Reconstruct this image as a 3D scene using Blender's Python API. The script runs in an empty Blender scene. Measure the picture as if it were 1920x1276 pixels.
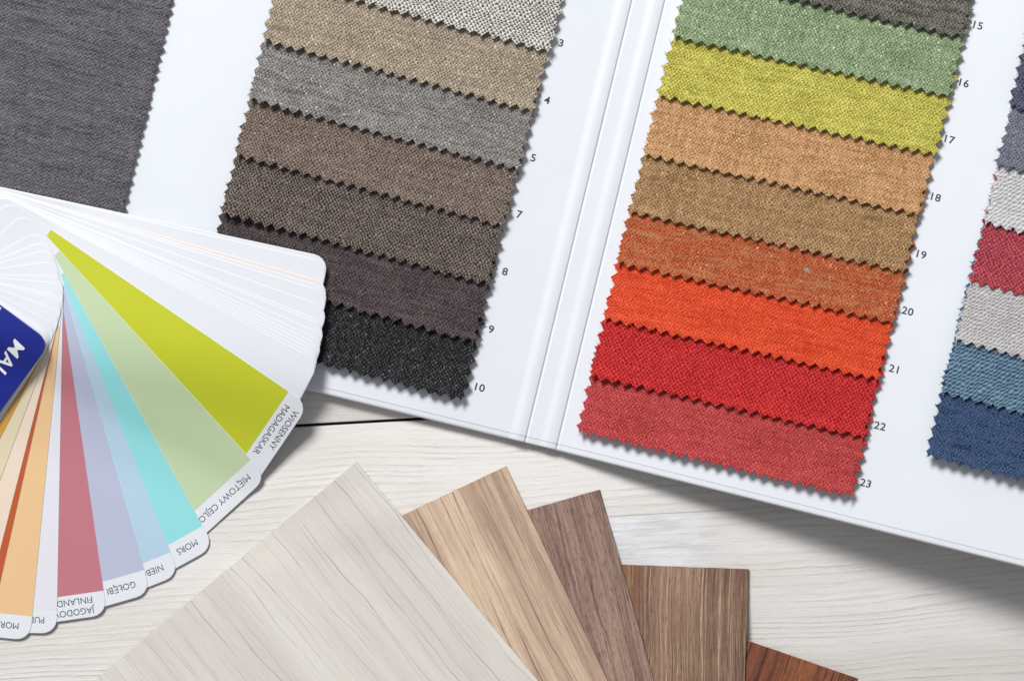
import bpy, math, random
from mathutils import Vector, noise as mnoise

random.seed(7)
C = bpy.context.scene.collection
S = 0.0002          # metres on the table per photo pixel
H = 0.80            # camera height above the table

# ------------------------------------------------------------------ camera
cam = bpy.data.objects.new('camera', bpy.data.cameras.new('camera'))
C.objects.link(cam)
cam.location = (0, 0, H)
cam.data.sensor_width = 36.0
cam.data.lens = 36.0 * H / (1920 * S)
cam.data.clip_start = 0.01
cam.data.clip_end = 20.0
cam.data.dof.use_dof = True
cam.data.dof.focus_distance = H - 0.009
cam.data.dof.aperture_fstop = 12.0
bpy.context.scene.camera = cam

# ------------------------------------------------------------------ world
w = bpy.data.worlds.new('World'); bpy.context.scene.world = w
w.use_nodes = True
bg = w.node_tree.nodes['Background']
bg.inputs['Color'].default_value = (0.98, 0.98, 1.0, 1)
bg.inputs['Strength'].default_value = 0.27

# ------------------------------------------------------------------ window light
ELEV = math.radians(47)
SH = Vector((0.46, -0.888, 0)).normalized()          # the way shadows fall
ld = bpy.data.lights.new('window_light', 'AREA')
ld.shape = 'RECTANGLE'; ld.size = 0.70; ld.size_y = 0.60
ld.energy = 65.5
ld.color = (1.0, 0.985, 0.965)
lo = bpy.data.objects.new('window_light', ld); C.objects.link(lo)
dirv = Vector((-SH.x * math.cos(ELEV), -SH.y * math.cos(ELEV), math.sin(ELEV)))
lo.location = dirv * 2.4
lo.rotation_euler = dirv.to_track_quat('Z', 'Y').to_euler()

vs = bpy.context.scene.view_settings
vs.view_transform = 'Standard'
try: vs.look = 'None'
except Exception: pass
vs.exposure = 0.0; vs.gamma = 1.0; vs.use_curve_mapping = False

# ================================================================== helpers
def W(px, py, z=0.0):
    """photo pixel + real height -> point of the table world (metres)"""
    k = S * (H - z) / H
    return Vector(((px - 960) * k, -(py - 638) * k, z))

def lin(c):
    c = c / 255.0
    return c / 12.92 if c <= 0.04045 else ((c + 0.055) / 1.055) ** 2.4

def rgb(r, g, b, k=1.0):
    return (min(lin(r) * k, .93), min(lin(g) * k, .93), min(lin(b) * k, .93), 1.0)

def smooth(x, a, b):
    t = (x - a) / (b - a)
    t = 0.0 if t < 0 else 1.0 if t > 1 else t
    return t * t * (3 - 2 * t)

def mesh_obj(name, verts, faces, mat, parent=None, uvs=None, smooth_shade=False):
    me = bpy.data.meshes.new(name)
    off = parent['_o'] if parent is not None and '_o' in parent else (0, 0, 0)
    off = Vector(off)
    me.from_pydata([tuple(Vector(v) - off) for v in verts], [], faces)
    if uvs is not None:
        ul = me.uv_layers.new(name='UVMap')
        for lp in me.loops:
            ul.data[lp.index].uv = uvs[lp.vertex_index]
    me.validate(); me.update()
    if len(faces) > 60 and name not in ('printed_number', 'lettering'):
        me.polygons.foreach_set('use_smooth', [True] * len(me.polygons))
        me.set_sharp_from_angle(angle=math.radians(28))
    if mat: me.materials.append(mat)
    o = bpy.data.objects.new(name, me); C.objects.link(o)
    if parent is not None:
        o.parent = parent
        o['_o'] = tuple(off)
    return o

def thing(name, label, cat, loc, group=None, kind=None):
    o = bpy.data.objects.new(name, None); C.objects.link(o)
    o.location = loc; o['_o'] = tuple(loc)
    if label: o['label'] = label
    if cat: o['category'] = cat
    if group: o['group'] = group
    if kind: o['kind'] = kind
    return o

def recentre(o):
    """put the origin of a stand-alone mesh at its own middle"""
    me = o.data
    n = len(me.vertices)
    c = sum((v.co for v in me.vertices), Vector()) / n
    c.z = min(v.co.z for v in me.vertices)
    for v in me.vertices: v.co -= c
    o.location = c
    return o

# ------------------------------------------------------------------ node helper
class NT:
    def __init__(s, name):
        s.m = bpy.data.materials.new(name); s.m.use_nodes = True
        s.t = s.m.node_tree; s.n = s.t.nodes
        s.b = s.n['Principled BSDF']
    def new(s, typ, **kw):
        n = s.n.new(typ)
        for k, v in kw.items(): setattr(n, k, v)
        return n
    def link(s, a, b): s.t.links.new(a, b)
    def put(s, sock, v):
        if hasattr(v, 'is_output') or isinstance(v, bpy.types.NodeSocket): s.link(v, sock)
        else: sock.default_value = v
    def math(s, op, a, b=0.0, c=None, clamp=False):
        n = s.new('ShaderNodeMath', operation=op, use_clamp=clamp)
        s.put(n.inputs[0], a); s.put(n.inputs[1], b)
        if c is not None: s.put(n.inputs[2], c)
        return n.outputs[0]
    def xyz(s, x, y, z=0.0):
        n = s.new('ShaderNodeCombineXYZ')
        s.put(n.inputs[0], x); s.put(n.inputs[1], y); s.put(n.inputs[2], z)
        return n.outputs[0]
    def noise(s, vec, scale=1.0, detail=2.0, rough=0.5):
        n = s.new('ShaderNodeTexNoise')
        s.link(vec, n.inputs['Vector'])
        n.inputs['Scale'].default_value = scale
        n.inputs['Detail'].default_value = detail
        n.inputs['Roughness'].default_value = rough
        return n.outputs['Fac']
    def mix(s, fac, a, b):
        n = s.new('ShaderNodeMix', data_type='RGBA')
        s.put(n.inputs['Factor'], fac)
        s.put(n.inputs['A'] if False else n.inputs[6], a); s.put(n.inputs[7], b)
        return n.outputs[2]
    def ramp(s, fac, stops):
        n = s.new('ShaderNodeValToRGB')
        s.put(n.inputs[0], fac)
        e = n.color_ramp.elements
        while len(e) < len(stops): e.new(0.5)
        for i, (p, c) in enumerate(stops):
            e[i].position = p; e[i].color = c
        return n.outputs[0]
    def maprange(s, v, a, b, c=0.0, d=1.0, sm=False):
        n = s.new('ShaderNodeMapRange')
        if sm: n.interpolation_type = 'SMOOTHSTEP'
        s.put(n.inputs[0], v)
        n.inputs[1].default_value = a; n.inputs[2].default_value = b
        n.inputs[3].default_value = c; n.inputs[4].default_value = d
        return n.outputs[0]
    def uv(s, ox=0.0, oy=0.0):
        n = s.new('ShaderNodeUVMap'); n.uv_map = 'UVMap'
        sp = s.new('ShaderNodeSeparateXYZ'); s.link(n.outputs[0], sp.inputs[0])
        return s.math('ADD', sp.outputs[0], ox), s.math('ADD', sp.outputs[1], oy)
    def bump(s, h, dist, strength=1.0):
        n = s.new('ShaderNodeBump')
        s.link(h, n.inputs['Height'])
        n.inputs['Distance'].default_value = dist
        n.inputs['Strength'].default_value = strength
        s.link(n.outputs[0], s.b.inputs['Normal'])

def plain(name, col, rough=0.5, spec=0.5, coat=0.0, mottled=0.0, warp=0.0):
    t = NT(name)
    t.b.inputs['Roughness'].default_value = rough
    t.b.inputs['Specular IOR Level'].default_value = spec
    t.b.inputs['Coat Weight'].default_value = coat
    t.b.inputs['Coat Roughness'].default_value = 0.15
    tc = t.new('ShaderNodeTexCoord')
    nz = t.noise(tc.outputs['Object'], 60.0, 3.0)
    dark = tuple(c * (1 - mottled) for c in col[:3]) + (1,)
    t.link(t.mix(nz, dark, col), t.b.inputs['Base Color'])
    fine = t.noise(tc.outputs['Object'], 2500.0, 2.0)
    if warp:
        big = t.noise(tc.outputs['Object'], 22.0, 2.0)
        fine = t.math('ADD', t.math('MULTIPLY', fine, 0.02), t.math('MULTIPLY', big, 1.0))
        t.bump(fine, warp, 0.6)
    else:
        t.bump(fine, 0.00001, 0.5)
    sm = t.noise(tc.outputs['Object'], 35.0, 4.0, 0.7)
    t.link(t.maprange(sm, 0.3, 0.7, rough - 0.05, rough + 0.10), t.b.inputs['Roughness'])
    return t.m

# ------------------------------------------------------------------ woven fabric
def fabric(name, dark, light, pu=7.2, pv=8.8, spot=0.30, cell=0.35, streak=0.5,
           vstreak=0.15, fleck=None, fleck_n=0.0, twill=False, alt=None, bump=0.00036, bias=0.5,
           tweed=False):
    """dark / light: the yarn colours; UV is in photo-pixel units (0.2 mm)"""
    t = NT(name)
    r = random.Random(name)
    x, y = t.uv(r.uniform(0, 500), r.uniform(0, 500))
    P = t.xyz(x, y)
    dx = t.math('MULTIPLY', t.math('SUBTRACT', t.noise(P, 0.045, 2.0), 0.5), 13.0)
    P2 = t.xyz(y, x, 33.0)
    dy = t.math('MULTIPLY', t.math('SUBTRACT', t.noise(P2, 0.05, 2.0), 0.5), 13.0)
    jx = t.math('MULTIPLY', t.math('SUBTRACT', t.noise(P, 0.25, 1.0), 0.5), 2.2)
    jy = t.math('MULTIPLY', t.math('SUBTRACT', t.noise(P2, 0.25, 1.0), 0.5), 1.6)
    xx = t.math('ADD', t.math('ADD', x, dx), jx)
    yy = t.math('ADD', t.math('ADD', y, dy), jy)
    if twill:
        a = t.math('ADD', xx, t.math('MULTIPLY', yy, 0.9))
        s1 = t.math('SINE', t.math('MULTIPLY', a, 2 * math.pi / pu))
        s2 = t.math('SINE', t.math('MULTIPLY', yy, 2 * math.pi / pv))
        s = t.math('ADD', t.math('MULTIPLY', s1, 0.6), t.math('MULTIPLY', s2, 0.4))
    else:
        s1 = t.math('SINE', t.math('MULTIPLY', xx, 2 * math.pi / pu))
        s2 = t.math('SINE', t.math('MULTIPLY', yy, 2 * math.pi / pv))
        s = t.math('MULTIPLY', s1, s2)
        ridge = t.math('MULTIPLY', t.math('SINE', t.math('MULTIPLY', yy, 4 * math.pi / pv)), 0.25)
        s = t.math('ADD', s, ridge)
    cx = t.math('FLOOR', t.math('DIVIDE', xx, pu / 2)); cy = t.math('FLOOR', t.math('DIVIDE', yy, pv / 2))
    wn = t.new('ShaderNodeTexWhiteNoise', noise_dimensions='2D')
    t.link(t.xyz(cx, cy), wn.inputs[0])
    cellv = t.math('SUBTRACT', wn.outputs[0], 0.5)
    st1 = t.math('SUBTRACT', t.noise(t.xyz(t.math('MULTIPLY', x, 0.008), t.math('MULTIPLY', yy, 0.20)), 1.0, 2.0, 0.65), 0.5)
    rown = t.math('MULTIPLY', t.math('FLOOR', t.math('DIVIDE', yy, pv / 2)), 3.71)
    st2 = t.math('SUBTRACT', t.noise(t.xyz(t.math('MULTIPLY', x, 0.014), rown, 2.0), 1.0, 2.0, 0.6), 0.5)
    st = t.math('ADD', t.math('MULTIPLY', st1, 0.55), t.math('MULTIPLY', st2, 1.35))
    sv = t.math('SUBTRACT', t.noise(t.xyz(t.math('MULTIPLY', xx, 0.16), t.math('MULTIPLY', y, 0.016)), 1.0, 2.0, 0.6), 0.5)
    cloud = t.math('SUBTRACT', t.noise(t.xyz(x, y, 9.0), 0.018, 3.0), 0.5)
    f = t.math('ADD', bias, t.math('MULTIPLY', s, spot * 1.1 + 0.22))
    f = t.math('ADD', f, t.math('MULTIPLY', cellv, cell))
    f = t.math('ADD', f, t.math('MULTIPLY', st, streak * 4.6))
    f = t.math('ADD', f, t.math('MULTIPLY', sv, vstreak * 4.2))
    f = t.math('ADD', f, t.math('MULTIPLY', cloud, 0.25), clamp=True)
    col = t.mix(f, dark, light)
    if alt is not None:                       # a second yarn colour running along the weft
        am = t.maprange(t.math('ADD', t.math('ADD', t.math('MULTIPLY', st, 2.4), t.math('MULTIPLY', cellv, 0.8)),
                               t.math('MULTIPLY', cloud, 0.5)), -0.10, 0.55, 0.0, 1.0)
        col = t.mix(am, col, t.mix(f, tuple(c * 0.55 for c in alt[:3]) + (1,), alt))
    if fleck is not None:
        wn2 = t.new('ShaderNodeTexWhiteNoise', noise_dimensions='2D')
        t.link(t.xyz(t.math('FLOOR', t.math('DIVIDE', xx, pu)), t.math('FLOOR', t.math('DIVIDE', yy, pv / 2)), 5.0), wn2.inputs[0])
        fm = t.math('GREATER_THAN', wn2.outputs[0], 1 - fleck_n * 0.5)
        fm = t.math('MULTIPLY', fm, t.maprange(s, -0.1, 0.5))
        col = t.mix(fm, col, fleck)
    t.link(col, t.b.inputs['Base Color'])
    t.b.inputs['Roughness'].default_value = 0.92
    t.b.inputs['Specular IOR Level'].default_value = 0.2
    t.b.inputs['Sheen Weight'].default_value = 0.08
    fib = t.noise(P, 0.9, 2.0)
    h = t.math('ADD', t.math('MULTIPLY', s, 0.5), t.math('MULTIPLY', st, 1.6))
    h = t.math('ADD', h, t.math('MULTIPLY', cellv, 0.6))
    h = t.math('ADD', h, t.math('MULTIPLY', fib, 0.6))
    t.bump(h, bump, 1.0)
    return t.m

# ------------------------------------------------------------------ wood sheet
def wood(name, base, base2, dark, light=None, band=0.018, fine=0.5, rough=0.6, patch=None,
         dark_lines=(), light_lines=(), wander=14.0, blotch=0.3):
    """UV: x across the grain, y along it, photo-pixel units.
    *_lines: (spacing px, width px, strength) sets of long thin pores."""
    t = NT(name)
    r = random.Random(name + 'w')
    x0, y0 = t.uv()
    ox, oy = r.uniform(100, 900), r.uniform(100, 900)
    x = t.math('ADD', x0, ox); y = t.math('ADD', y0, oy)
    def mul(a, k): return t.math('MULTIPLY', a, k)
    wob = mul(t.math('SUBTRACT', t.noise(t.xyz(mul(x, 0.003), mul(y, 0.0022)), 1.0, 2.0, 0.4), 0.5), wander * 3)
    wob2 = mul(t.math('SUBTRACT', t.noise(t.xyz(mul(x, 0.02), mul(y, 0.012), 5.0), 1.0, 2.0, 0.5), 0.5), 2.8)
    xw = t.math('ADD', t.math('ADD', x, wob), wob2)
    bandv = t.noise(t.xyz(mul(xw, band), mul(y, band * 0.05)), 1.0, 4.0, 0.6)
    col = t.ramp(bandv, [(0.38, base2), (0.60, base)])
    inband = t.maprange(bandv, 0.60, 0.36, 0.25, 1.0)
    f1 = t.noise(t.xyz(mul(xw, 0.45), mul(y, 0.006)), 1.0, 3.0, 0.75)
    f2 = t.noise(t.xyz(mul(xw, 1.1), mul(y, 0.022), 7.0), 1.0, 2.0, 0.7)
    m1 = t.math('MULTIPLY', mul(t.maprange(f1, 0.50, 0.66), fine), inband)
    col = t.mix(m1, col, dark)
    m2 = mul(t.maprange(f2, 0.50, 0.72), fine * 0.55)
    col = t.mix(m2, col, dark)
    if light is not None:
        col = t.mix(mul(t.maprange(f1, 0.46, 0.32), fine * 0.8), col, light)
        col = t.mix(mul(t.maprange(f2, 0.46, 0.30), fine * 0.5), col, light)
    hs = None
    def lines(spacing, width, seed):
        q = t.math('DIVIDE', xw, spacing)
        idx = t.math('FLOOR', q); fr = t.math('FRACT', q)
        wn = t.new('ShaderNodeTexWhiteNoise', noise_dimensions='2D')
        t.link(t.xyz(idx, seed), wn.inputs[0])
        pos = t.maprange(wn.outputs[0], 0, 1, 0.15, 0.85)
        sway = mul(t.math('SUBTRACT', t.noise(t.xyz(t.math('ADD', mul(idx, 7.7), seed), mul(y, 0.006)), 1.0, 1.0), 0.5), 0.5)
        dd = mul(t.math('ABSOLUTE', t.math('SUBTRACT', fr, t.math('ADD', pos, sway))), spacing)
        wv = t.maprange(t.noise(t.xyz(mul(idx, 3.3), mul(y, 0.02), seed), 1.0, 2.0), 0.35, 0.65, 0.35, 1.25)
        m = t.math('SUBTRACT', 1.0, t.math('DIVIDE', dd, mul(wv, width)), clamp=True)
        m = t.math('POWER', m, 0.7)
        br = t.noise(t.xyz(mul(idx, 5.1), mul(y, 0.007), seed + 9.0), 1.0, 3.0)
        return t.math('MULTIPLY', m, t.maprange(br, 0.36, 0.58, 0.15, 1.0))
    for k, (sp, wd, am) in enumerate(dark_lines):
        l = lines(sp, wd, 1.5 + k)
        col = t.mix(mul(l, am), col, dark)
        hs = l if hs is None else t.math('ADD', hs, l)
    for k, (sp, wd, am) in enumerate(light_lines):
        l = lines(sp, wd, 21.5 + k)
        col = t.mix(mul(l, am), col, light)
    if patch is not None:
        pc, pa, pb = patch
        pm = mul(t.maprange(t.math('ADD', x0, mul(t.math('SUBTRACT', f1, 0.5), 60.0)), pa, pb), 0.6)
        col = t.mix(pm, col, pc)
    fleckn = t.noise(t.xyz(mul(xw, 0.42), mul(y, 0.055), 3.0), 1.0, 3.0, 0.7)
    col = t.mix(mul(t.maprange(fleckn, 0.52, 0.66), blotch * 0.7), col, dark)
    t.link(col, t.b.inputs['Base Color'])
    t.b.inputs['Roughness'].default_value = rough
    t.b.inputs['Specular IOR Level'].default_value = 0.35
    h = mul(t.math('ADD', t.math('ADD', f1, f2), fleckn), -0.5)
    if hs is not None: h = t.math('SUBTRACT', h, hs)
    t.bump(h, 0.00012, 0.8)
    return t.m

def whitewashed(name, seed, patch=False):
    t = NT(name)
    x0, y0 = t.uv()
    x = t.math('ADD', x0, 900.0 + 77 * seed); y = t.math('ADD', y0, 300.0 + seed * 311.0)
    def mul(a, k): return t.math('MULTIPLY', a, k)
    def cen(n, k): return mul(t.math('SUBTRACT', n, 0.5), k)
    wob = cen(t.noise(t.xyz(mul(x, 0.0016), mul(y, 0.004)), 1.0, 1.5, 0.4), 75.0)
    jag = cen(t.noise(t.xyz(mul(x, 0.035), mul(y, 0.05)), 1.0, 2.0), 3.6)
    yw = t.math('ADD', t.math('ADD', y, wob), jag)
    ph = t.math('ADD', mul(yw, 2 * math.pi / 13.0),
                mul(t.noise(t.xyz(mul(x, 0.0006), mul(yw, 0.022)), 1.0, 2.0), 13.0))
    sn = t.math('ADD', mul(t.math('SINE', ph), 0.5), 0.5)
    ring = t.math('POWER', sn, 3.0)
    amp = t.maprange(t.noise(t.xyz(mul(x, 0.003), mul(yw, 0.014), 4.0), 1.0, 2.0), 0.38, 0.62, 0.10, 1.0)
    brk = t.maprange(t.noise(t.xyz(mul(x, 0.02), mul(yw, 0.08), 14.0), 1.0, 2.0), 0.36, 0.6, 0.35, 1.0)
    ring = t.math('MULTIPLY', t.math('MULTIPLY', ring, amp), brk)
    fib = t.noise(t.xyz(mul(x, 0.010), mul(yw, 0.60)), 1.0, 3.0, 0.7)
    broad = t.noise(t.xyz(mul(x, 0.0016), mul(yw, 0.008), 8.0), 1.0, 3.0)
    brush = t.noise(t.xyz(mul(x, 0.09), mul(y, 0.15), 2.0), 1.0, 3.0, 0.6)
    mottle = t.noise(t.xyz(mul(x, 0.5), mul(y, 0.7), 6.0), 1.0, 2.0, 0.6)
    hi = rgb(229, 227, 225); lo_ = rgb(219, 216, 212); ln = rgb(168, 163, 158)
    col = t.ramp(broad, [(0.38, lo_), (0.58, hi)])
    m = t.math('ADD', mul(ring, 0.24), mul(t.maprange(fib, 0.48, 0.72), 0.30))
    if patch:
        jg = mul(t.noise(t.xyz(mul(x, 0.008), mul(y, 0.10), 1.0), 1.0, 3.0), 110.0)
        # along-plank and across-plank coordinates are the raw UVs
        xm = t.math('ADD', x0, jg)
        bm_ = t.math('SUBTRACT', y0, 785.0)
        inb = t.math('MULTIPLY', t.math('GREATER_THAN', bm_, 202.0), t.math('LESS_THAN', bm_, 330.0))
        pm = t.math('MULTIPLY', t.maprange(xm, 1345.0, 1400.0, 1.0, 0.0, True), t.maprange(xm, 1060.0, 1100.0, 0.0, 1.0, True))
        pm = t.math('MULTIPLY', pm, inb)
        smear = t.noise(t.xyz(mul(x, 0.012), mul(y, 0.06), 6.0), 1.0, 3.0)
        col = t.mix(mul(pm, 0.8), col, t.ramp(smear, [(0.36, rgb(204, 206, 212)), (0.6, rgb(226, 227, 232))]))
        m = t.math('MULTIPLY', m, t.math('SUBTRACT', 1.0, mul(pm, 0.75)))
        sl = t.math('LESS_THAN', t.math('ABSOLUTE', t.math('SUBTRACT', bm_, 202.0)), 0.9)
        sl = t.math('MULTIPLY', sl, t.math('MULTIPLY', t.maprange(x0, 1330.0, 1560.0, 0.75, 0.0), t.maprange(x0, 1060.0, 1100.0, 0.0, 1.0)))
        m = t.math('MAXIMUM', m, sl)
    m = t.math('ADD', m, mul(t.maprange(brush, 0.55, 0.75), 0.12))
    m = t.math('ADD', m, mul(t.maprange(mottle, 0.50, 0.75), 0.12), clamp=True)
    col = t.mix(m, col, ln)
    t.link(col, t.b.inputs['Base Color'])
    t.b.inputs['Roughness'].default_value = 0.60
    t.b.inputs['Specular IOR Level'].default_value = 0.3
    h = t.math('ADD', mul(ring, -1.0), mul(brush, 0.9))
    h = t.math('SUBTRACT', h, mul(fib, 0.9))
    h = t.math('ADD', h, mul(mottle, 0.3))
    t.bump(h, 0.00015, 0.8)
    return t.m

# ================================================================== table
tb = math.radians(3.2)
def plank_pt(a, b):      # a along the plank, b across it (down the photo), pixel units, rotated about (790,785)
    return (790 + a * math.cos(tb) + b * math.sin(tb), 785 - a * math.sin(tb) + b * math.cos(tb))

table = thing('table', 'whitewashed wooden table top with one dark gap between its planks', None, (0, 0, -0.02), kind='structure')
del_cat = table.pop('category', None)
def plank(b0, b1, mat, z1=0.0):
    R = 4
    cols = [-3800, 3800]
    prof = [(b0, -0.018), (b0, -0.0008), (b0 + R * .3, -0.0002), (b0 + R, 0), (b1 - R, 0), (b1 - R * .3, -0.0002), (b1, -0.0008), (b1, -0.018)]
    v = []; uv = []; f = []
    na = 40
    for i in range(na + 1):
        a = cols[0] + (cols[1] - cols[0]) * i / na
        for b, z in prof:
            x, y = plank_pt(a, b)
            p = Vector(((x - 960) * S, -(y - 638) * S, z + z1))
            v.append(p); uv.append((a + 790, b + 785))
    n = len(prof)
    for i in range(na):
        for k in range(n):
            k2 = (k + 1) % n
            f.append((i * n + k, (i + 1) * n + k, (i + 1) * n + k2, i * n + k2))
    return mesh_obj('plank', v, f, mat, table, uv)
seam = 202
plank(-1700, -1002.5, whitewashed('whitewash_far', 4))
plank(-997.5, -504, whitewashed('whitewash_mid', 3))
plank(-499, -2.6, whitewashed('whitewash_upper', 1), -0.0003)
plank(2.6, seam + 640, whitewashed('whitewash_centre', 2, patch=True))
plank(seam + 645, seam + 1300, whitewashed('whitewash_near', 5))
dk = plain('gap_shade_black', (0.012, 0.010, 0.009, 1), 0.95, 0.1)  # near-black colour stands in for the shade inside the plank gap
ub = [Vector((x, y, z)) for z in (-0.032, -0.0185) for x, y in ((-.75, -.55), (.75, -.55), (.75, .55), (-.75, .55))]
mesh_obj('gap_light_blocker', ub, [(0, 3, 2, 1), (4, 5, 6, 7), (0, 1, 5, 4), (1, 2, 6, 5), (2, 3, 7, 6), (3, 0, 4, 7)], dk, table)  # added unseen slab: blocks world light from below so the gap stays dark

# ================================================================== swatch book
sx, sy = -0.2361, 0.9717                       # the spine runs this way (photo px)
def u_of(px, py): return (px - 1045) * sy + (py - 842) * -sx
def edge_pt(u):                                # the point of the book's lower edge at spine distance u
    # y = 844 + m (x-1043)
    m = 0.249 if u > 0 else 0.2425
    # u = (x-1045)*sy - sx*(y-842)
    x = (u + 1045 * sy - (-sx) * (844 - m * 1043 - 842)) / (sy + (-sx) * m)
    return x, 844 + m * (x - 1043)
TH_R = math.radians(8.8); TH_L = math.radians(0.55)
Z0 = 0.0042
mm = 0.001
prof_tab = [(-95, 0), (-90, .05), (-84, .42), (-78, .55), (-68, .42), (-64.5, .25), (-62, -.35), (-60.5, -.35), (-58, 0.0),
            (-36, 0), (-31, .06), (-25, .42), (-19, .55), (-9, .42), (-4.5, .25), (-2, -.35), (-0.5, -.35), (2, 0.0)]
def book_z(u):
    if u <= -95: return Z0 + (-95 - u) * S * math.tan(TH_L)
    if u >= 2:
        s_ = (u - 2)
        return Z0 + s_ * S * math.tan(TH_R) * smooth(s_, -60, 50)
    for (a, za), (b, zb) in zip(prof_tab, prof_tab[1:]):
        if a <= u <= b:
            t_ = (u - a) / (b - a)
            return Z0 + (za + (zb - za) * t_) * mm
def bz(px, py): return book_z(u_of(px, py))

def sweep(name, us, dist0, dist1, thick, lift, mat, round_r=0.0, parent=None):
    rows = []                                  # (distance from lower edge, dz, is_bottom)
    if round_r:
        for k in range(6):
            a = math.pi / 2 * k / 5
            rows.append((dist0 + round_r * (1 - math.cos(a)) / S * 1.0, -round_r * (1 - math.sin(a))))
    else:
        rows.append((dist0, 0.0))
    nst = 26
    for k in range(1, nst + 1):
        rows.append((dist0 + round_r / S + (dist1 - dist0) * k / nst, 0.0))
    v = []; uv = []; f = []
    def put(u, d, z):
        ex, ey = edge_pt(u)
        px, py = ex - sx * d, ey - sy * d
        v.append(W(px, py, z)); uv.append((u, d))
    nr = len(rows)
    for u in us:
        z = book_z(u) + lift
        for d, dz in rows: put(u, d, z + dz)
        put(u, rows[-1][0], z - thick)
        put(u, rows[0][0] + (2 if round_r else 0), z - thick)
    n = nr + 2
    for i in range(len(us) - 1):
        for k in range(n):
            k2 = (k + 1) % n
            f.append((i * n + k, (i + 1) * n + k, (i + 1) * n + k2, i * n + k2))
    f.append(tuple(range(n))); f.append(tuple(range((len(us) - 1) * n, len(us) * n))[::-1])
    return mesh_obj(name, v, f, mat, parent, uv)

book = thing('swatch_book', 'open white fabric sample book with columns of zigzag edged cloth swatches', 'sample book', tuple(W(1045, 842, 0)))
m_cover = plain('white_laminated_cover', (0.78, 0.81, 0.86, 1), 0.38, 0.4, mottled=0.02, warp=0.0011)
m_page = plain('white_liner_paper', (0.765, 0.805, 0.87, 1), 0.45, 0.35, mottled=0.03, warp=0.0011)
m_board = m_cover
us_l = [-95 - 3.5 - k * 70 for k in range(0, 26)][::-1] + [-95]
us_s = [a for a, _ in prof_tab]
us_r = [2 + k * k * 1.2 for k in range(0, 10)] + [130 + k * 70 for k in range(0, 26)]
b1 = sweep('cover_board', us_l, 0, 1900, 0.0022, 0, m_cover, 0.0010, book)
b2 = sweep('spine', us_s, 0.5, 1900, 0.0012, 0, m_cover, 0.0007, book)
b3 = sweep('cover_board', us_r, 0, 1900, 0.0022, 0, m_cover, 0.0010, book)
sweep('page_liner', us_l, 12.5, 1880, 0.00018, 0.00022, m_page, 0, book)
sweep('spine_liner', us_s, 12.5, 1880, 0.00018, 0.00022, m_page, 0, book)
sweep('page_liner', us_r, 13, 1880, 0.00018, 0.00022, m_page, 0, book)
# the block of closed pages the left side lies on (hidden below, carries the book)
us_b = [-1700, -1200, -700, -130]
def block():
    v = []; f = []
    for u in us_b:
        ex, ey = edge_pt(u)
        for d, z in ((30, 0.0), (30, book_z(u) - 0.0024), (1800, book_z(u) - 0.0024), (1800, 0.0)):
            p = W(ex - sx * d, ey - sy * d, z); v.append(p)
    for i in range(len(us_b) - 1):
        for k in range(4):
            f.append((i * 4 + k, (i + 1) * 4 + k, (i + 1) * 4 + (k + 1) % 4, i * 4 + (k + 1) % 4))
    f.append((0, 1, 2, 3)); f.append((15, 14, 13, 12))
    mesh_obj('back_board', v, f, m_cover, book)
block()
LIN = 0.00022

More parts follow.
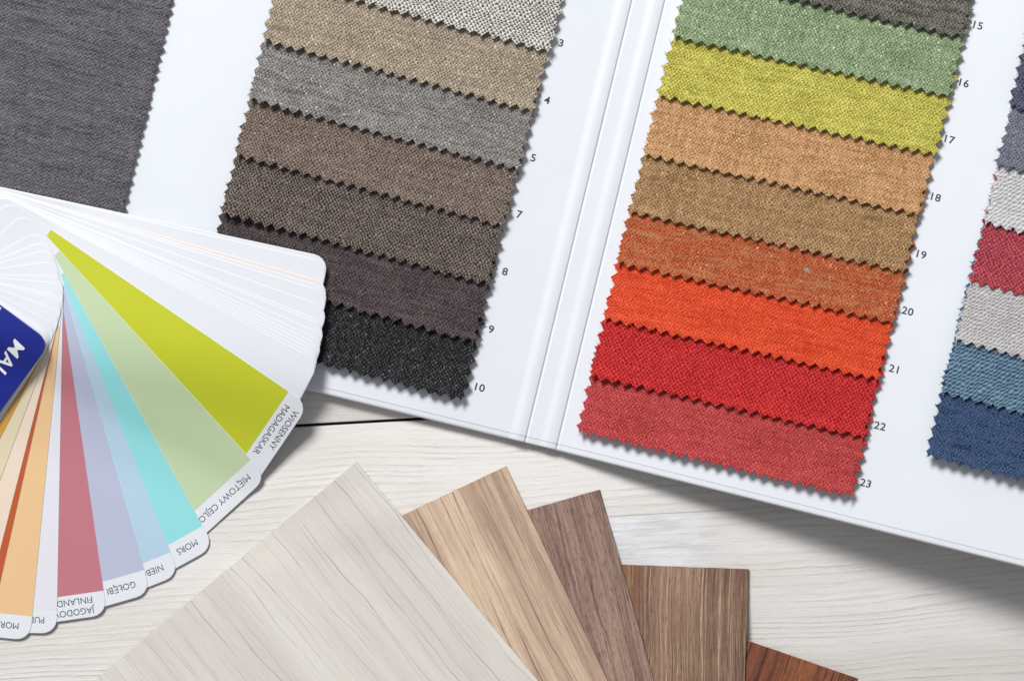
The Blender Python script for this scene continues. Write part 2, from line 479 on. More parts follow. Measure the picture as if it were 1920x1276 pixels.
# ------------------------------------------------------------------ swatches
cvx, cvy = -0.2445, 0.9697
def swatch(BL, BR, mat, L=2.2, pitch=110.0, t=1.5 * mm, thick=0.9 * mm, curl=0.6 * mm, label=None,
           tooth=22.5, depth=9.8, vdir=(cvx, cvy), seed=0, soft=0.6, base=0.55 * mm, tilt=0.0, lift_left=0.0):
    BL = Vector(BL); BR = Vector(BR)
    Wd = (BR - BL).length
    eu = (BR - BL) / Wd
    ev = Vector(vdir)
    nt = max(3, round(Wd / tooth)); su = (Wd - 2 * depth * 0.5) / nt / 4
    Lp = L * pitch
    nv = max(3, round(Lp / tooth)); sv = Lp / nv / 4
    NU = nt * 4; NV = nv * 4
    rr = random.Random(seed)
    amp_u = [rr.uniform(0.72, 1.15) for _ in range(nt + 2)]
    amp_l = [rr.uniform(0.7, 1.15) for _ in range(nv + 2)]; amp_r = [rr.uniform(0.7, 1.15) for _ in range(nv + 2)]
    tri = (0.0, 0.5, 1.0, 0.5)
    top = []; uv = []
    TL = BL - ev * Lp
    for j in range(NV + 1):
        for i in range(NU + 1):
            uu = depth * 0.5 + i * su; vv = j * sv
            ou = ov = 0.0
            if i == 0: ou = -(tri[j % 4] * amp_l[j // 4] - 0.5) * depth
            if i == NU: ou = (tri[j % 4] * amp_r[j // 4] - 0.5) * depth
            if j == NV: ov = (tri[(i + 2) % 4] - 1.0) * depth * amp_u[i // 4]
            if j == NV - 1: ov -= 0.45 * depth
            if j == NV - 2: ov -= 0.15 * depth
            if i in (0, NU) or j == NV:
                ou += rr.uniform(-soft, soft) * 1.3; ov += rr.uniform(-soft, soft) * 1.3
            P = TL + eu * (uu + ou) + ev * (vv + ov)
            h = base + t * (vv / pitch)
            e = (Lp - vv)
            h += curl * (1 - smooth(e, 0, 34)) * (0.75 + 0.5 * mnoise.noise(Vector((uu * 0.012, seed * 3.1, 0))))
            h += tilt * (uu / Wd) * smooth(vv, 0.4 * Lp, Lp)
            h += lift_left * (1 - smooth(uu, 0, 190)) * smooth(vv, Lp - 95, Lp)
            wv = 0.10 * mm * mnoise.noise(Vector((P.x * 0.012, P.y * 0.012, 0)))
            fray = 0.0
            if i in (0, NU) or j == NV: fray = -0.18 * mm
            top.append((P, h + wv, fray)); uv.append((uu + ou, vv + ov))
    n = NU + 1
    verts = []
    for P, h, fr in top: verts.append(W(P.x, P.y, bz(P.x, P.y) + LIN + h + thick + fr))
    for P, h, fr in top: verts.append(W(P.x, P.y, bz(P.x, P.y) + LIN + h))
    N = len(top); faces = []
    for j in range(NV):
        for i in range(NU):
            a = j * n + i
            faces.append((a, a + n, a + n + 1, a + 1))
            faces.append((N + a, N + a + 1, N + a + n + 1, N + a + n))
    def side(idx):
        for a, b in zip(idx, idx[1:]): faces.append((a, b, N + b, N + a))
    side([i for i in range(n)][::1]); side([NV * n + i for i in range(n)][::-1])
    side([j * n for j in range(NV + 1)][::-1]); side([j * n + NU for j in range(NV + 1)])
    uvs = uv + uv
    # loose fibres along the pinked edges
    edge = [(j * n, -eu) for j in range(NV + 1)] + [(j * n + NU, eu) for j in range(NV + 1)] + [(NV * n + i, ev) for i in range(NU + 1)]
    for idx, outd in edge:
        for _ in range(2):
            if rr.random() > 0.45: continue
            P, h, fr = top[idx]
            side_ = Vector((-outd.y, outd.x))
            p0 = P - outd * 1.5 + side_ * rr.uniform(-2.5, 2.5)
            ln_ = rr.uniform(1.0, 3.6) * (2.0 if rr.random() < 0.05 else 1.0)
            d1 = (outd + side_ * rr.uniform(-0.9, 0.9)).normalized()
            d2 = (d1 + side_ * rr.uniform(-0.8, 0.8)).normalized()
            pts = [p0, p0 + d1 * (ln_ * .55 + 1.5), p0 + d1 * (ln_ * .55 + 1.5) + d2 * ln_ * .5]
            zb = bz(P.x, P.y) + LIN + h + thick * rr.uniform(0.35, 0.9)
            k0 = len(verts)
            for q_, (pp, wd_) in enumerate(zip(pts, (0.5, 0.42, 0.2))):
                sd = Vector((-d1.y, d1.x)) * wd_
                zz = zb + q_ * rr.uniform(-0.1, 0.12) * mm
                verts.append(W(pp.x - sd.x, pp.y - sd.y, zz)); verts.append(W(pp.x + sd.x, pp.y + sd.y, zz)); verts.append(W(pp.x, pp.y, zz + wd_ * 1.2 * S))
                for _k in range(3): uvs.append(uv[idx])
            for q_ in range(2):
                a_ = k0 + q_ * 3
                for e1, e2 in ((0, 1), (1, 2), (2, 0)):
                    faces.append((a_ + e1, a_ + e2, a_ + 3 + e2, a_ + 3 + e1))
    o = mesh_obj('fabric_swatch', verts, faces, mat, book, uvs)
    if label: o['label'] = label
    return o

F = {}
def fb(key, *a, **k): F[key] = fabric('weave_' + key, *a, **k)
fb('tweed_olive', rgb(62, 64, 54), rgb(140, 140, 124))
fb('pale_tweed', rgb(84, 82, 76), rgb(232, 229, 222), spot=0.62, cell=0.30, streak=0.12, vstreak=0.05, bias=0.56, pu=8.2, pv=9.4)
fb('beige', rgb(120, 107, 92), rgb(198, 183, 162), spot=0.28, streak=0.18, fleck=rgb(222, 208, 182), fleck_n=0.10, vstreak=0.15)
fb('grey', rgb(92, 90, 88), rgb(166, 163, 159), spot=0.30, streak=0.28, fleck=rgb(196, 196, 192), fleck_n=0.05)
fb('brown_taupe', rgb(76, 64, 60), rgb(154, 138, 128), spot=0.34, streak=0.18, fleck=rgb(176, 160, 146), fleck_n=0.06)
fb('speckled_taupe', rgb(50, 42, 42), rgb(140, 128, 120), spot=0.50, cell=0.30, streak=0.18, bias=0.42)
fb('aubergine_grey', rgb(46, 39, 41), rgb(108, 96, 98), spot=0.22, cell=0.30, streak=0.20, bias=0.44)
fb('charcoal', rgb(12, 12, 15), rgb(80, 80, 84), spot=0.38, cell=0.7, streak=0.05, bias=0.26, fleck=rgb(110, 110, 114), fleck_n=0.08, pu=7.4, pv=8.8)
fb('slate_big', rgb(66, 65, 72), rgb(128, 126, 130), spot=0.14, cell=0.25, streak=0.24, pu=8.5, pv=7.5, alt=None)
fb('dark_grey', rgb(58, 58, 52), rgb(132, 130, 120), spot=0.24, streak=0.3, vstreak=0.2, fleck=rgb(160, 156, 146), fleck_n=0.05)
fb('sage', rgb(92, 116, 80), rgb(170, 188, 150), spot=0.20, streak=0.18, vstreak=0.26, fleck=rgb(204, 214, 184), fleck_n=0.12)
fb('lime', rgb(150, 142, 50), rgb(222, 216, 112), spot=0.26, streak=0.22, vstreak=0.10, bias=0.52)
fb('tan', rgb(158, 112, 68), rgb(224, 182, 134), spot=0.20, streak=0.28, vstreak=0.30, alt=rgb(222, 166, 120), fleck=rgb(230, 204, 160), fleck_n=0.06)
fb('brown', rgb(124, 90, 60), rgb(198, 160, 116), spot=0.22, streak=0.18, vstreak=0.22, fleck=rgb(206, 176, 130), fleck_n=0.07)
fb('terracotta', rgb(150, 66, 34), rgb(216, 112, 74), spot=0.22, streak=0.20, vstreak=0.22, alt=rgb(196, 128, 84), fleck=rgb(220, 160, 122), fleck_n=0.06)
fb('orange', rgb(196, 50, 22), rgb(247, 98, 60), spot=0.20, cell=0.28, streak=0.22)
fb('red', rgb(150, 10, 18), rgb(226, 64, 64), spot=0.36, cell=0.35, streak=0.10, pu=8.2, pv=9.4)
fb('coral', rgb(152, 42, 44), rgb(216, 90, 90), spot=0.26, cell=0.34, streak=0.18)
fb('deep_navy', rgb(38, 42, 62), rgb(108, 112, 132), spot=0.30, cell=0.4, streak=0.15)
fb('steel', rgb(84, 86, 102), rgb(142, 145, 160), spot=0.26, cell=0.35, streak=0.15)
fb('white_twill', rgb(172, 172, 176), rgb(226, 226, 226), twill=True, pu=9.0, pv=8.0, spot=0.40, streak=0.12, cell=0.2)
fb('crimson', rgb(124, 36, 56), rgb(206, 90, 98), spot=0.40, cell=0.4, streak=0.12, fleck=rgb(120, 60, 110), fleck_n=0.06, pu=8, pv=9)
fb('pale_grey', rgb(158, 156, 158), rgb(216, 214, 214), twill=True, pu=7.5, pv=7.0, spot=0.42, streak=0.10, cell=0.25)
fb('teal', rgb(48, 78, 104), rgb(128, 158, 180), twill=True, pu=8.4, pv=8.0, spot=0.50, cell=0.3, streak=0.1, bias=0.45)
fb('navy', rgb(22, 42, 76), rgb(84, 114, 150), spot=0.18, cell=0.30, streak=0.20, vstreak=0.14, bias=0.46, alt=rgb(74, 90, 130))

# left page: one big swatch (its lower end lies under the fan deck)
swatch((-440, 372), (206, 522), F['slate_big'], L=7.2, pitch=110, t=0.15 * mm, curl=0.15 * mm, tooth=18.0, depth=7, soft=1.2,
       label='large slate grey swatch alone on the left page', seed=3, base=0.3 * mm, vdir=(-0.226, 0.974))

SCALE = [1]
col1 = [
    ((537, -148), (1064, -12), 'tweed_olive', 'dark olive swatch at the top of the middle column, barely in view'),
    ((513, -36), (1039, 104), 'pale_tweed', 'pale grey tweed swatch numbered 3'),
    ((487, 78), (1008, 216), 'beige', 'beige swatch numbered 4'),
    ((460, 189), (982, 325), 'grey', 'mid grey swatch numbered 5'),
    ((436, 294), (953, 431), 'brown_taupe', 'brown taupe swatch numbered 7'),
    ((409, 402), (925, 540), 'speckled_taupe', 'speckled dark taupe swatch numbered 8'),
    ((384, 508), (899, 648), 'aubergine_grey', 'dark aubergine grey swatch numbered 9'),
    ((356, 622), (876, 757), 'charcoal', 'charcoal black swatch numbered 10 at the bottom of the column'),
]
for k, (a, b, mk, lb) in enumerate(col1):
    b = (b[0] - 5, b[1] - 1)
    swatch(a, b, F[mk], label=lb, seed=20 + k, L=1.5, lift_left=(0.9, 0.2, 0.5, 0.9, 0.3, 1.9, 0, 0)[k] * mm)
col2 = [
    ((1308, -150), (1838, -34), 'pale_tweed', None),
    ((1282, -42), (1812, 77), 'dark_grey', 'dark grey green swatch numbered 15'),
    ((1256, 72), (1787, 187), 'sage', 'sage green swatch numbered 16'),
    ((1228, 182), (1761, 297), 'lime', 'yellow green swatch numbered 17'),
    ((1200, 293), (1730, 409), 'tan', 'light tan swatch numbered 18'),
    ((1174, 400), (1703, 516), 'brown', 'ochre brown swatch numbered 19'),
    ((1150, 496), (1682, 611), 'terracotta', 'terracotta swatch numbered 20 with a grey lint speck'),
    ((1126, 600), (1653, 718), 'orange', 'bright orange swatch numbered 21'),
    ((1100, 708), (1628, 826), 'red', 'bright red swatch numbered 22'),
    ((1076, 810), (1604, 937), 'coral', 'coral red swatch numbered 23 at the bottom of the column'),
]
for k, (a, b, mk, lb) in enumerate(col2):
    if lb is None: continue
    b = (b[0] - 3, b[1] - 1)
    swatch(a, b, F[mk], label=lb, seed=40 + k, L=1.5, curl=(1.0 if k == 9 else 0.6) * mm, tilt=0, lift_left=(0, 0, .3, 0, .2, 0, .3, 0, .8, .3)[k] * mm)
col3 = [
    ((1886, 202), 'deep_navy', 'dark navy speckled swatch at the top of the right column'),
    ((1862, 312), 'steel', 'blue grey swatch in the right column'),
    ((1839, 420), 'white_twill', 'off white twill swatch in the right column above the crimson one'),
    ((1812, 530), 'crimson', 'crimson swatch in the right column'),
    ((1784, 640), 'pale_grey', 'pale grey twill swatch in the right column below the crimson one'),
    ((1759, 738), 'teal', 'teal blue swatch in the right column'),
    ((1730, 856), 'navy', 'navy blue swatch at the bottom of the right column'),
]
for k, (a, mk, lb) in enumerate(col3):
    off = 2.0 if k < 4 else 0.0
    b = (a[0] + 524, a[1] + 136)
    swatch(a, b, F[mk], label=lb, seed=60 + k, L=3.0 if k > 3 else 2.4, t=1.05 * mm, thick=0.7 * mm, curl=(1.5 if k == 6 else 0.6) * mm)

# ------------------------------------------------------------------ lettering
def text_mesh(txt, shear=0.0, bold=0.0, spacing=1.0):
    cu = bpy.data.curves.new('tmp', 'FONT')
    cu.body = txt; cu.size = 1.0; cu.shear = shear; cu.offset = bold; cu.space_character = spacing
    cu.resolution_u = 4
    o = bpy.data.objects.new('tmp', cu); C.objects.link(o)
    dg = bpy.context.evaluated_depsgraph_get(); dg.update()
    me = bpy.data.meshes.new_from_object(o.evaluated_get(dg))
    vs_ = [(v.co.x, v.co.y) for v in me.vertices]
    fs = [tuple(p.vertices) for p in me.polygons]
    bpy.data.objects.remove(o); bpy.data.meshes.remove(me); bpy.data.curves.remove(cu)
    return vs_, fs
_CAP = [max(y for x, y in text_mesh('H')[0])]

def lettering(txt, origin, right, up, cap, zf, mat, parent, name='lettering', shear=0.0, bold=0.0, center=False, spacing=1.0, wide=1.0):
    """origin: px position of the baseline start (or text centre); right/up px unit vectors; cap = capital height px"""
    vs_, fs = text_mesh(txt, shear, bold, spacing)
    k = cap / _CAP[0]
    ox = oy = 0.0
    if center:
        xs = [v[0] for v in vs_]; ys = [v[1] for v in vs_]
        ox = (min(xs) + max(xs)) / 2; oy = (min(ys) + max(ys)) / 2
    V = []
    for x, y in vs_:
        a, b = (x - ox) * k * wide, (y - oy) * k
        px = origin[0] + right[0] * a + up[0] * b
        py = origin[1] + right[1] * a + up[1] * b
        V.append(W(px, py, zf(px, py)))
    return mesh_obj(name, V, fs, mat, parent)

m_ink = plain('grey_ink', rgb(62, 66, 78), 0.6, 0.3)
m_ink2 = plain('card_ink', rgb(88, 92, 108), 0.6, 0.3)
nr = Vector((0.9697, 0.2445)); nu = Vector((0.2445, -0.9697))
nums = [('3', 1052, 81), ('4', 1026, 188), ('5', 1000, 296), ('7', 974, 402), ('8', 947, 509), ('9', 921, 617), ('10', 900, 726),
        ('15', 1834, 48), ('16', 1808, 156), ('17', 1781, 262), ('18', 1755, 370), ('19', 1728, 477), ('20', 1702, 583),
        ('21', 1676, 691), ('22', 1650, 798), ('23', 1623, 905)]
for s_, x, y in nums:
    lettering(s_, (x, y), nr, nu, 13.4, lambda a, b: bz(a, b) + LIN + 0.00004, m_ink, book, 'printed_number', center=True, bold=0.018, wide=1.12, spacing=1.05)

# ================================================================== fan deck
PX, PY = -49.0, 536.0
Lc = 645.0
QLOW = 65.0
def interp(a, tab):
    if a <= tab[0][0]: return tab[0][1]
    for (x0, y0), (x1, y1) in zip(tab, tab[1:]):
        if a <= x1: return y0 + (y1 - y0) * (a - x0) / (x1 - x0)
    return tab[-1][1]
R_TAB = [(12.65, 192), (20, 182), (34.2, 169.6), (47.5, 164), (61, 160), (82, 160), (91, 168), (104, 170), (126, 179)]
E_TAB = [(12, -44), (47, -39), (61, -33), (100, -19), (126, -1)]
WHITE = 'white'
cards = [  # angle, colour, lines of print, label, length
    (12.1, WHITE, None, None, 640), (12.85, WHITE, None, None, 638), (15.9, 'cream', None, None, 640), (16.6, WHITE, None, None, 641),
    (17.3, WHITE, None, None, 640), (19.4, WHITE, None, None, 642), (21.7, WHITE, None, None, 640), (22.2, WHITE, None, None, 642),
    (23.5, WHITE, None, None, 641), (24.5, WHITE, None, None, 642), (25.2, WHITE, None, None, 641), (25.8, WHITE, None, None, 640),
    (26.4, WHITE, None, None, 641), (27.0, WHITE, None, None, 641), (27.6, WHITE, None, None, 641),
    (34.25, rgb(194, 202, 44), ['WIOSENNY', 'MADAGASKAR'], 'yellow green colour card reading WIOSENNY MADAGASKAR', 645),
    (47.5, rgb(192, 212, 172), ['MIĘTOWY CEJLON'], 'mint green colour card reading MIĘTOWY CEJLO', 636),
    (61.2, rgb(146, 220, 224), ['MORS'], 'turquoise colour card reading MORS', 646),
    (68.4, rgb(178, 207, 228), ['NIEBO'], 'light blue colour card reading NIEB', 645),
    (73.9, rgb(184, 189, 214), ['GOŁĘBI'], 'lilac blue colour card reading GOŁĘBI', 645),
    (81.8, rgb(192, 120, 132), ['JAGODOWA', 'FINLANDIA'], 'dusty red colour card reading JAGODOW FINLAND', 645),
    (91.1, rgb(226, 225, 234), ['PUDER'], 'near white colour card reading PU', 648),
    (95.5, rgb(232, 194, 146), ['MORELA'], 'apricot colour card reading MOR', 651),
    (102.6, rgb(190, 88, 46), None, 'rust colour card showing as a narrow strip', 648),
    (104.3, rgb(232, 214, 196), None, 'pale peach colour card', 648),
    (110.3, rgb(220, 208, 176), None, 'cream colour card', 648),
    (117.5, rgb(206, 152, 62), None, 'ochre colour card beside the blue cover', 648),
    (121.4, rgb(150, 104, 44), None, None, 645), (122.4, WHITE, None, None, 643), (123.3, WHITE, None, None, 645), (124.1, WHITE, None, None, 644), (124.9, WHITE, None, None, 645),
    (126.4, 'cover', None, 'dark blue cover card with white lettering', 650),
]
NC = len(cards)
CA = []
for (a, *_r) in cards:
    r_ = interp(a, R_TAB); ar = math.radians(a)
    CA.append((math.cos(ar), math.sin(ar), r_))
def base_z(px, py):
    """what the deck rests on: the book, then down to the bare table"""
    y_edge = 844 + 0.2425 * (px - 1043)
    d = (py - y_edge) * 0.97
    over = bz(px, min(py, y_edge)) + 1.0 * mm
    sw = smooth(px, 20, 400) * (1 - smooth(d, -70, 170))
    sw = max(sw, 0.5 * (1 - smooth(d, -330, -120)))
    k = smooth(d, -30, 250)
    return (over + 4.6 * mm * sw) * (1 - k) + 0.7 * mm * k
TC = 0.25 * mm
GAPX = {NC - 1: 1.6}
def card_z(i, px, py):
    z = base_z(px, py)
    c = 0.0
    for j in range(i):
        ca, sa, r_ = CA[j]
        n = -(px - PX) * sa + (py - PY) * ca
        d = (px - PX) * ca + (py - PY) * sa
        if d < -60: cov = 1.0
        else: cov = 1.0 - smooth(n, QLOW, QLOW + 60)
        c += cov
    extra = 0.0
    if i == NC - 1: extra = 1.3 * mm
    # sheets stay slightly sprung apart away from the rivet
    return z + c * TC + extra
deck = thing('paint_fan_deck', 'fanned paint colour card deck with a dark blue cover', 'colour fan deck', tuple(W(PX, PY, base_z(PX, PY))))
m_white = plain('white_card', (0.76, 0.79, 0.845, 1), 0.30, 0.5, coat=0.25, mottled=0.02)
m_cream = plain('cream_card', (0.82, 0.76, 0.73, 1), 0.28, 0.5, coat=0.3, mottled=0.02)
m_blue = plain('dark_blue_card', rgb(16, 34, 138), 0.35, 0.5, coat=0.2, mottled=0.08)
m_rivet = plain('steel_rivet', (0.5, 0.5, 0.52, 1), 0.3, 0.5)
m_rivet.node_tree.nodes['Principled BSDF'].inputs['Metallic'].default_value = 1.0
m_letter_white = plain('white_print', (0.85, 0.88, 0.92, 1), 0.5, 0.3)

def card_grid(i, inset, near, far, rad=30.0):
    ca, sa, r_ = CA[i]
    st = []
    R = rad
    for k in range(6):
        a = math.pi / 2 * k / 5
        st.append((near + inset + (R - inset) * (1 - math.cos(a)), (R - inset) * (1 - math.sin(a))))
    x = near + R
    F0, F1 = 60.0, far - 46.0
    xs = [near + R + (F0 - near - R) * k / 4 for k in range(1, 5)]
    xs += [F0 + (F1 - F0) * k / 40 for k in range(1, 41)]
    xs += [F1 + (far - R - F1) * k / 2 for k in range(1, 3)] if far - R > F1 + 1 else []
    for q in xs: st.append((q, 0.0))
    for k in range(1, 6):
        a = math.pi / 2 * k / 5
        st.append((far - R + (R - inset) * math.sin(a), (R - inset) * (1 - math.cos(a))))
    NT_ = 20
    lo0, hi0 = -r_ + inset, QLOW - inset
    out = []
    for q, cut in st:
        lo_, hi_ = lo0 + cut, hi0 - cut
        row = []
        for t_ in range(NT_ + 1):
            n = lo_ + (hi_ - lo_) * t_ / NT_
            row.append((PX + q * ca - n * sa, PY + q * sa + n * ca))
        out.append((q, row))
    return out, F0, F1

_MW = max(x for x, y in text_mesh('MADAGASKAR')[0])
WIDE = 109.0 / (_MW * 11.8 / _CAP[0])
for i, (a, col, lines, lab, Lf) in enumerate(cards):
    iscov = col == 'cover'
    near = interp(a, E_TAB)
    thick = (0.45 if iscov else 0.19) * mm
    top, F0, F1 = card_grid(i, 1.6 if col in (WHITE, 'cream') else 0.8, near, Lf, 28.0)
    bot, _, _ = card_grid(i, 0.0, near, Lf, 28.0)
    V = []; nrow = len(top[0][1])
    for q, row in top:
        for p in row: V.append(W(p[0], p[1], card_z(i, *p) + thick))
    NB = len(V)
    for q, row in bot:
        for p in row: V.append(W(p[0], p[1], card_z(i, *p)))
    Fc = []
    NR = len(top)
    for r_i in range(NR - 1):
        for c in range(nrow - 1):
            k = r_i * nrow + c
            Fc.append((k, k + nrow, k + nrow + 1, k + 1)); Fc.append((NB + k, NB + k + 1, NB + k + nrow + 1, NB + k + nrow))
    ring = [c for c in range(nrow)] + [r_i * nrow + nrow - 1 for r_i in range(1, NR)] + \
           [(NR - 1) * nrow + c for c in range(nrow - 2, -1, -1)] + [r_i * nrow for r_i in range(NR - 2, 0, -1)]
    for k in range(len(ring)):
        p, q = ring[k], ring[(k + 1) % len(ring)]
        Fc.append((p, q, NB + q, NB + p))
    mt = m_blue if iscov else m_cream if col == 'cream' else m_white
    co = mesh_obj('cover_card' if iscov else 'colour_card', V, Fc, mt, deck)
    if lab: co['label'] = lab
    ca, sa, r_ = CA[i]
    d = (ca, sa); n = (-sa, ca)
    zf = lambda x, y, i=i, th=thick, up_=(0.00022 if iscov else 0.00006): card_z(i, x, y) + th + up_
    if not iscov and not isinstance(col, str):
        V = []; Fc = []; rows = [row for q, row in top if F0 - .01 <= q <= F1 + .01]
        for row in rows:
            for p in row: V.append(W(p[0], p[1], card_z(i, *p) + thick + 0.00003))
        for r_i in range(len(rows) - 1):
            for c in range(nrow - 1):
                k = r_i * nrow + c
                Fc.append((k, k + nrow, k + nrow + 1, k + 1))
        mfield = plain('paint_colour_%d' % i, col, 0.34, 0.45, coat=0.15, mottled=0.03)
        mesh_obj('colour_field', V, Fc, mfield, co)
        if lines:
            for li, tx in enumerate(lines):
                base_q = (F1 + (27 if len(lines) == 2 else 15) - li * 19.5)
                org = (PX + d[0] * base_q + n[0] * (-r_ + 23), PY + d[1] * base_q + n[1] * (-r_ + 23))
                lettering(tx, org, n, d, 11.8, zf, m_ink2, co, wide=WIDE)
    if iscov:
        dn = -r_ + 41; q0 = 45
        # text runs along the card, capitals standing towards the long edge
        org = (38.0, 632.0)
        up = (-n[0], -n[1])
        q0 = 0.0
        bx, by = 31.0 - up[0] * 12.5 - d[0] * 14, 652.0 - up[1] * 12.5 - d[1] * 14
        lettering('MALARZ', (bx, by), d, up, 25, zf, m_letter_white, co, shear=0.12, bold=0.018, spacing=1.12)
        # thin pale line by the cover's end
        V = [];
        for q, nn in ((2.5, -66), (2.5, -63.5), (60, -63.5), (60, -66)):
            p = (PX + d[0] * q + n[0] * nn, PY + d[1] * q + n[1] * nn); V.append(W(p[0], p[1], zf(*p)))
        mesh_obj('printed_line', V, [(0, 1, 2, 3)], m_letter_white, co)
zt = card_z(NC - 1, PX, PY) + 0.0006
rv = []; rf = []
for k in range(24):
    a = 2 * math.pi * k / 24
    for rr_, zz in ((0.0042, zt - 0.0001), (0.0040, zt + 0.0008), (0.0028, zt + 0.0012)):
        c0 = W(PX, PY, zt); rv.append((c0.x + rr_ * math.cos(a), c0.y + rr_ * math.sin(a), zz))
for k in range(24):
    k2 = (k + 1) % 24
    for l in range(2): rf.append((k * 3 + l, k2 * 3 + l, k2 * 3 + l + 1, k * 3 + l + 1))
rf.append(tuple(k * 3 + 2 for k in range(24)))
mesh_obj('rivet', rv, rf, m_rivet, deck)

# ================================================================== wood samples
wm = {
    's1': wood('pale_greige_wood', rgb(218, 215, 208), rgb(205, 200, 194), rgb(150, 142, 136), light=rgb(226, 224, 218), band=0.013,
               fine=0.20, dark_lines=((52, 1.4, 0.60), (33, 1.1, 0.25)), wander=9, blotch=0.15),
    's2': wood('honey_oak', rgb(218, 194, 168), rgb(174, 147, 130), rgb(112, 84, 66), light=rgb(232, 206, 172), band=0.017,
               fine=0.50, dark_lines=((38, 1.7, 0.85), (60, 3.0, 0.35), (13, 1.2, 0.35)), light_lines=((70, 1.6, 0.35),), wander=8, blotch=0.3),
    's3': wood('grey_brown_oak', rgb(166, 136, 120), rgb(126, 98, 88), rgb(70, 50, 44), light=rgb(188, 170, 160), band=0.02,
               fine=0.60, dark_lines=((42, 3.2, 0.6), (16, 1.3, 0.45)), light_lines=((30, 1.5, 0.35),), wander=22, blotch=0.9),
    's4': wood('zebra_walnut', rgb(152, 120, 100), rgb(116, 86, 70), rgb(58, 38, 30), light=rgb(208, 184, 158), band=0.016,
               fine=0.60, dark_lines=((20, 1.4, 0.5), (45, 2.5, 0.35)), light_lines=((34, 2.0, 0.75), (23, 1.2, 0.55)), wander=9, blotch=0.6,
               patch=(rgb(134, 84, 50), 188, 232)),
    's5': wood('red_brown_walnut', rgb(148, 88, 58), rgb(112, 64, 46), rgb(44, 26, 20), light=rgb(168, 106, 72), band=0.02,
               fine=0.65, dark_lines=((16, 2.2, 0.9), (37, 4.0, 0.6)), wander=8, blotch=0.9),
}
m_cores = {k: plain('laminate_core', c, 0.7, 0.2) for k, c in (('s1', rgb(196, 188, 176)), ('s2', rgb(172, 140, 108)), ('s3', rgb(110, 92, 84)), ('s4', rgb(116, 88, 68)), ('s5', rgb(196, 160, 130)))}
samples = [  # bottom of the pile first: top-right corner, direction of the right edge, width, length
    ('s5', (1610, 1271), 109.0, 400, 620, 'dark reddish brown wood sample, lowest of the fanned samples'),
    ('s4', (1404.5, 1066), 92.0, 420, 800, 'brown wood sample with pale vertical streaks, beside the reddish one'),
    ('s3', (1125, 917), 74.2, 300, 900, 'grey brown wood sample between the honey coloured and the streaked brown one'),
    ('s2', (949, 873), 64.6, 470, 950, 'honey coloured wood sample beside the large pale grey one'),
    ('s1', (668.5, 865), 50.2, 640, 1000, 'pale grey wood sample on top of the fanned samples'),
]
SG = []
for key, (cx, cy), a, wd, ln, lab in samples:
    ar = math.radians(a)
    SG.append(((cx, cy), (math.cos(ar), math.sin(ar)), (-math.sin(ar), math.cos(ar)), wd, ln))
WT = 1.0 * mm
def sample_z(i, px, py):
    z = 0.2 * mm + max(0.0, py - 1040) * 0.015 * mm
    for j in range(i):
        (cx, cy), d, n, wd, ln = SG[j]
        q = (px - cx) * d[0] + (py - cy) * d[1]; t_ = (px - cx) * n[0] + (py - cy) * n[1]
        k = smooth(q, -95, -2) * smooth(t_, -75, -2) * (1 - smooth(t_, wd, wd + 80)) * (1 - smooth(q, ln, ln + 80))
        z += WT * 1.25 * k
    return z
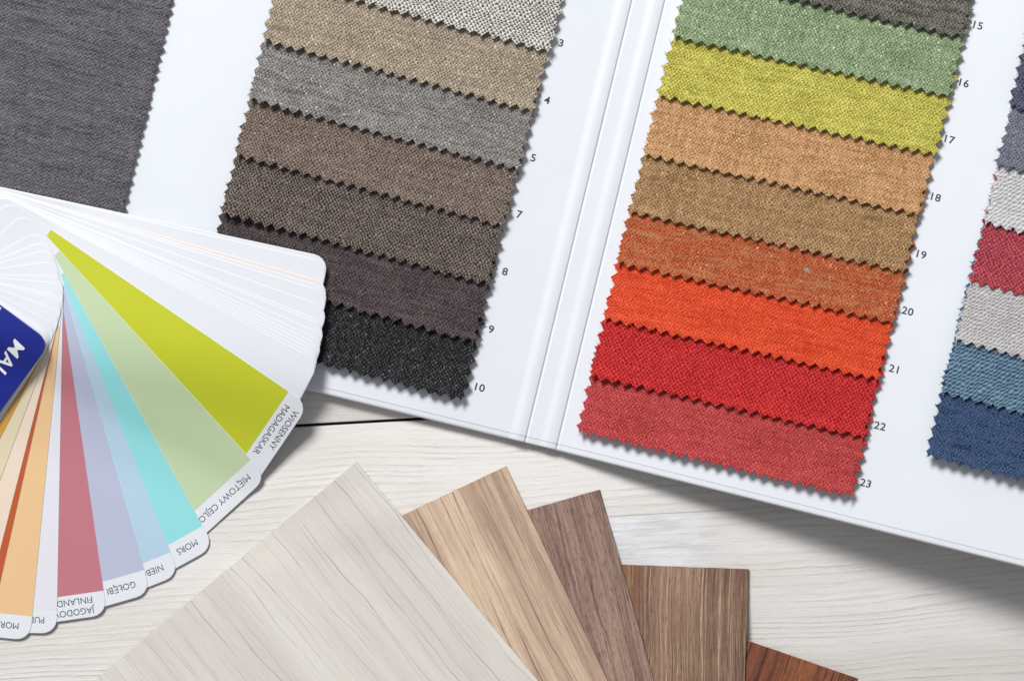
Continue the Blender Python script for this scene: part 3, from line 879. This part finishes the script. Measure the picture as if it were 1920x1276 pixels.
for i, (key, c, a, wd, ln, lab) in enumerate(samples):
    (cx, cy), d, n, _, _ = SG[i]
    V = []; uv = []; Fc = []
    NQ = int(ln / 12); NN = int(wd / 12)
    ins = 0.7
    for layer in (0, 1):
        e = ins if layer == 0 else 0.0
        for qi in range(NQ + 1):
            for ni in range(NN + 1):
                q = e + (ln - 2 * e) * qi / NQ; t_ = e + (wd - 2 * e) * ni / NN
                jx = 0.0
                if qi in (0,): q += random.uniform(-.35, .35)
                if ni in (0,): t_ += random.uniform(-.25, .25)
                px = cx + d[0] * q + n[0] * t_; py = cy + d[1] * q + n[1] * t_
                V.append(W(px, py, sample_z(i, px, py) + (WT * 0.9 if layer == 0 else 0))); uv.append((t_, q))
    nn = NN + 1; NB = nn * (NQ + 1)
    for qi in range(NQ):
        for ni in range(NN):
            k = qi * nn + ni
            Fc.append((k, k + nn, k + nn + 1, k + 1)); Fc.append((NB + k, NB + k + 1, NB + k + nn + 1, NB + k + nn))
    ring = [c_ for c_ in range(nn)] + [r_i * nn + nn - 1 for r_i in range(1, NQ + 1)] + \
           [NQ * nn + c_ for c_ in range(nn - 2, -1, -1)] + [r_i * nn for r_i in range(NQ - 1, 0, -1)]
    nside = len(Fc)
    for k in range(len(ring)):
        p, q = ring[k], ring[(k + 1) % len(ring)]
        Fc.append((p, q, NB + q, NB + p))
    o = mesh_obj('wood_sample', V, Fc, wm[key], None, uv)
    o.data.materials.append(m_cores[key])
    for p_ in o.data.polygons[nside:]: p_.material_index = 1
    recentre(o)
    o['label'] = lab; o['category'] = 'wood sample'; o['group'] = 'wood samples fanned out on the table'

# ================================================================== lint on the terracotta swatch
import bmesh
bm = bmesh.new()
bmesh.ops.create_icosphere(bm, subdivisions=3, radius=1.0)
for v in bm.verts:
    v.co *= 1 + 0.35 * mnoise.noise(v.co * 1.7)
    v.co = Vector((v.co.x * 0.0015, v.co.y * 0.0008, v.co.z * 0.0004))
me = bpy.data.meshes.new('lint_speck'); bm.to_mesh(me); bm.free()
me.materials.append(plain('grey_lint', rgb(160, 156, 150), 0.95, 0.1, mottled=0.3))
lint = bpy.data.objects.new('lint_speck', me); C.objects.link(lint)
zl = bz(1515, 508) + LIN + 0.25 * mm + 1.25 * mm * 0.75 + 0.85 * mm + 0.55 * mm
lint.location = W(1515, 508, zl); lint.rotation_euler = (0, 0, math.radians(-40))
lint['label'] = 'small grey speck of lint lying on the terracotta swatch'; lint['category'] = 'lint'

for o in bpy.data.objects:
    if '_o' in o: del o['_o']
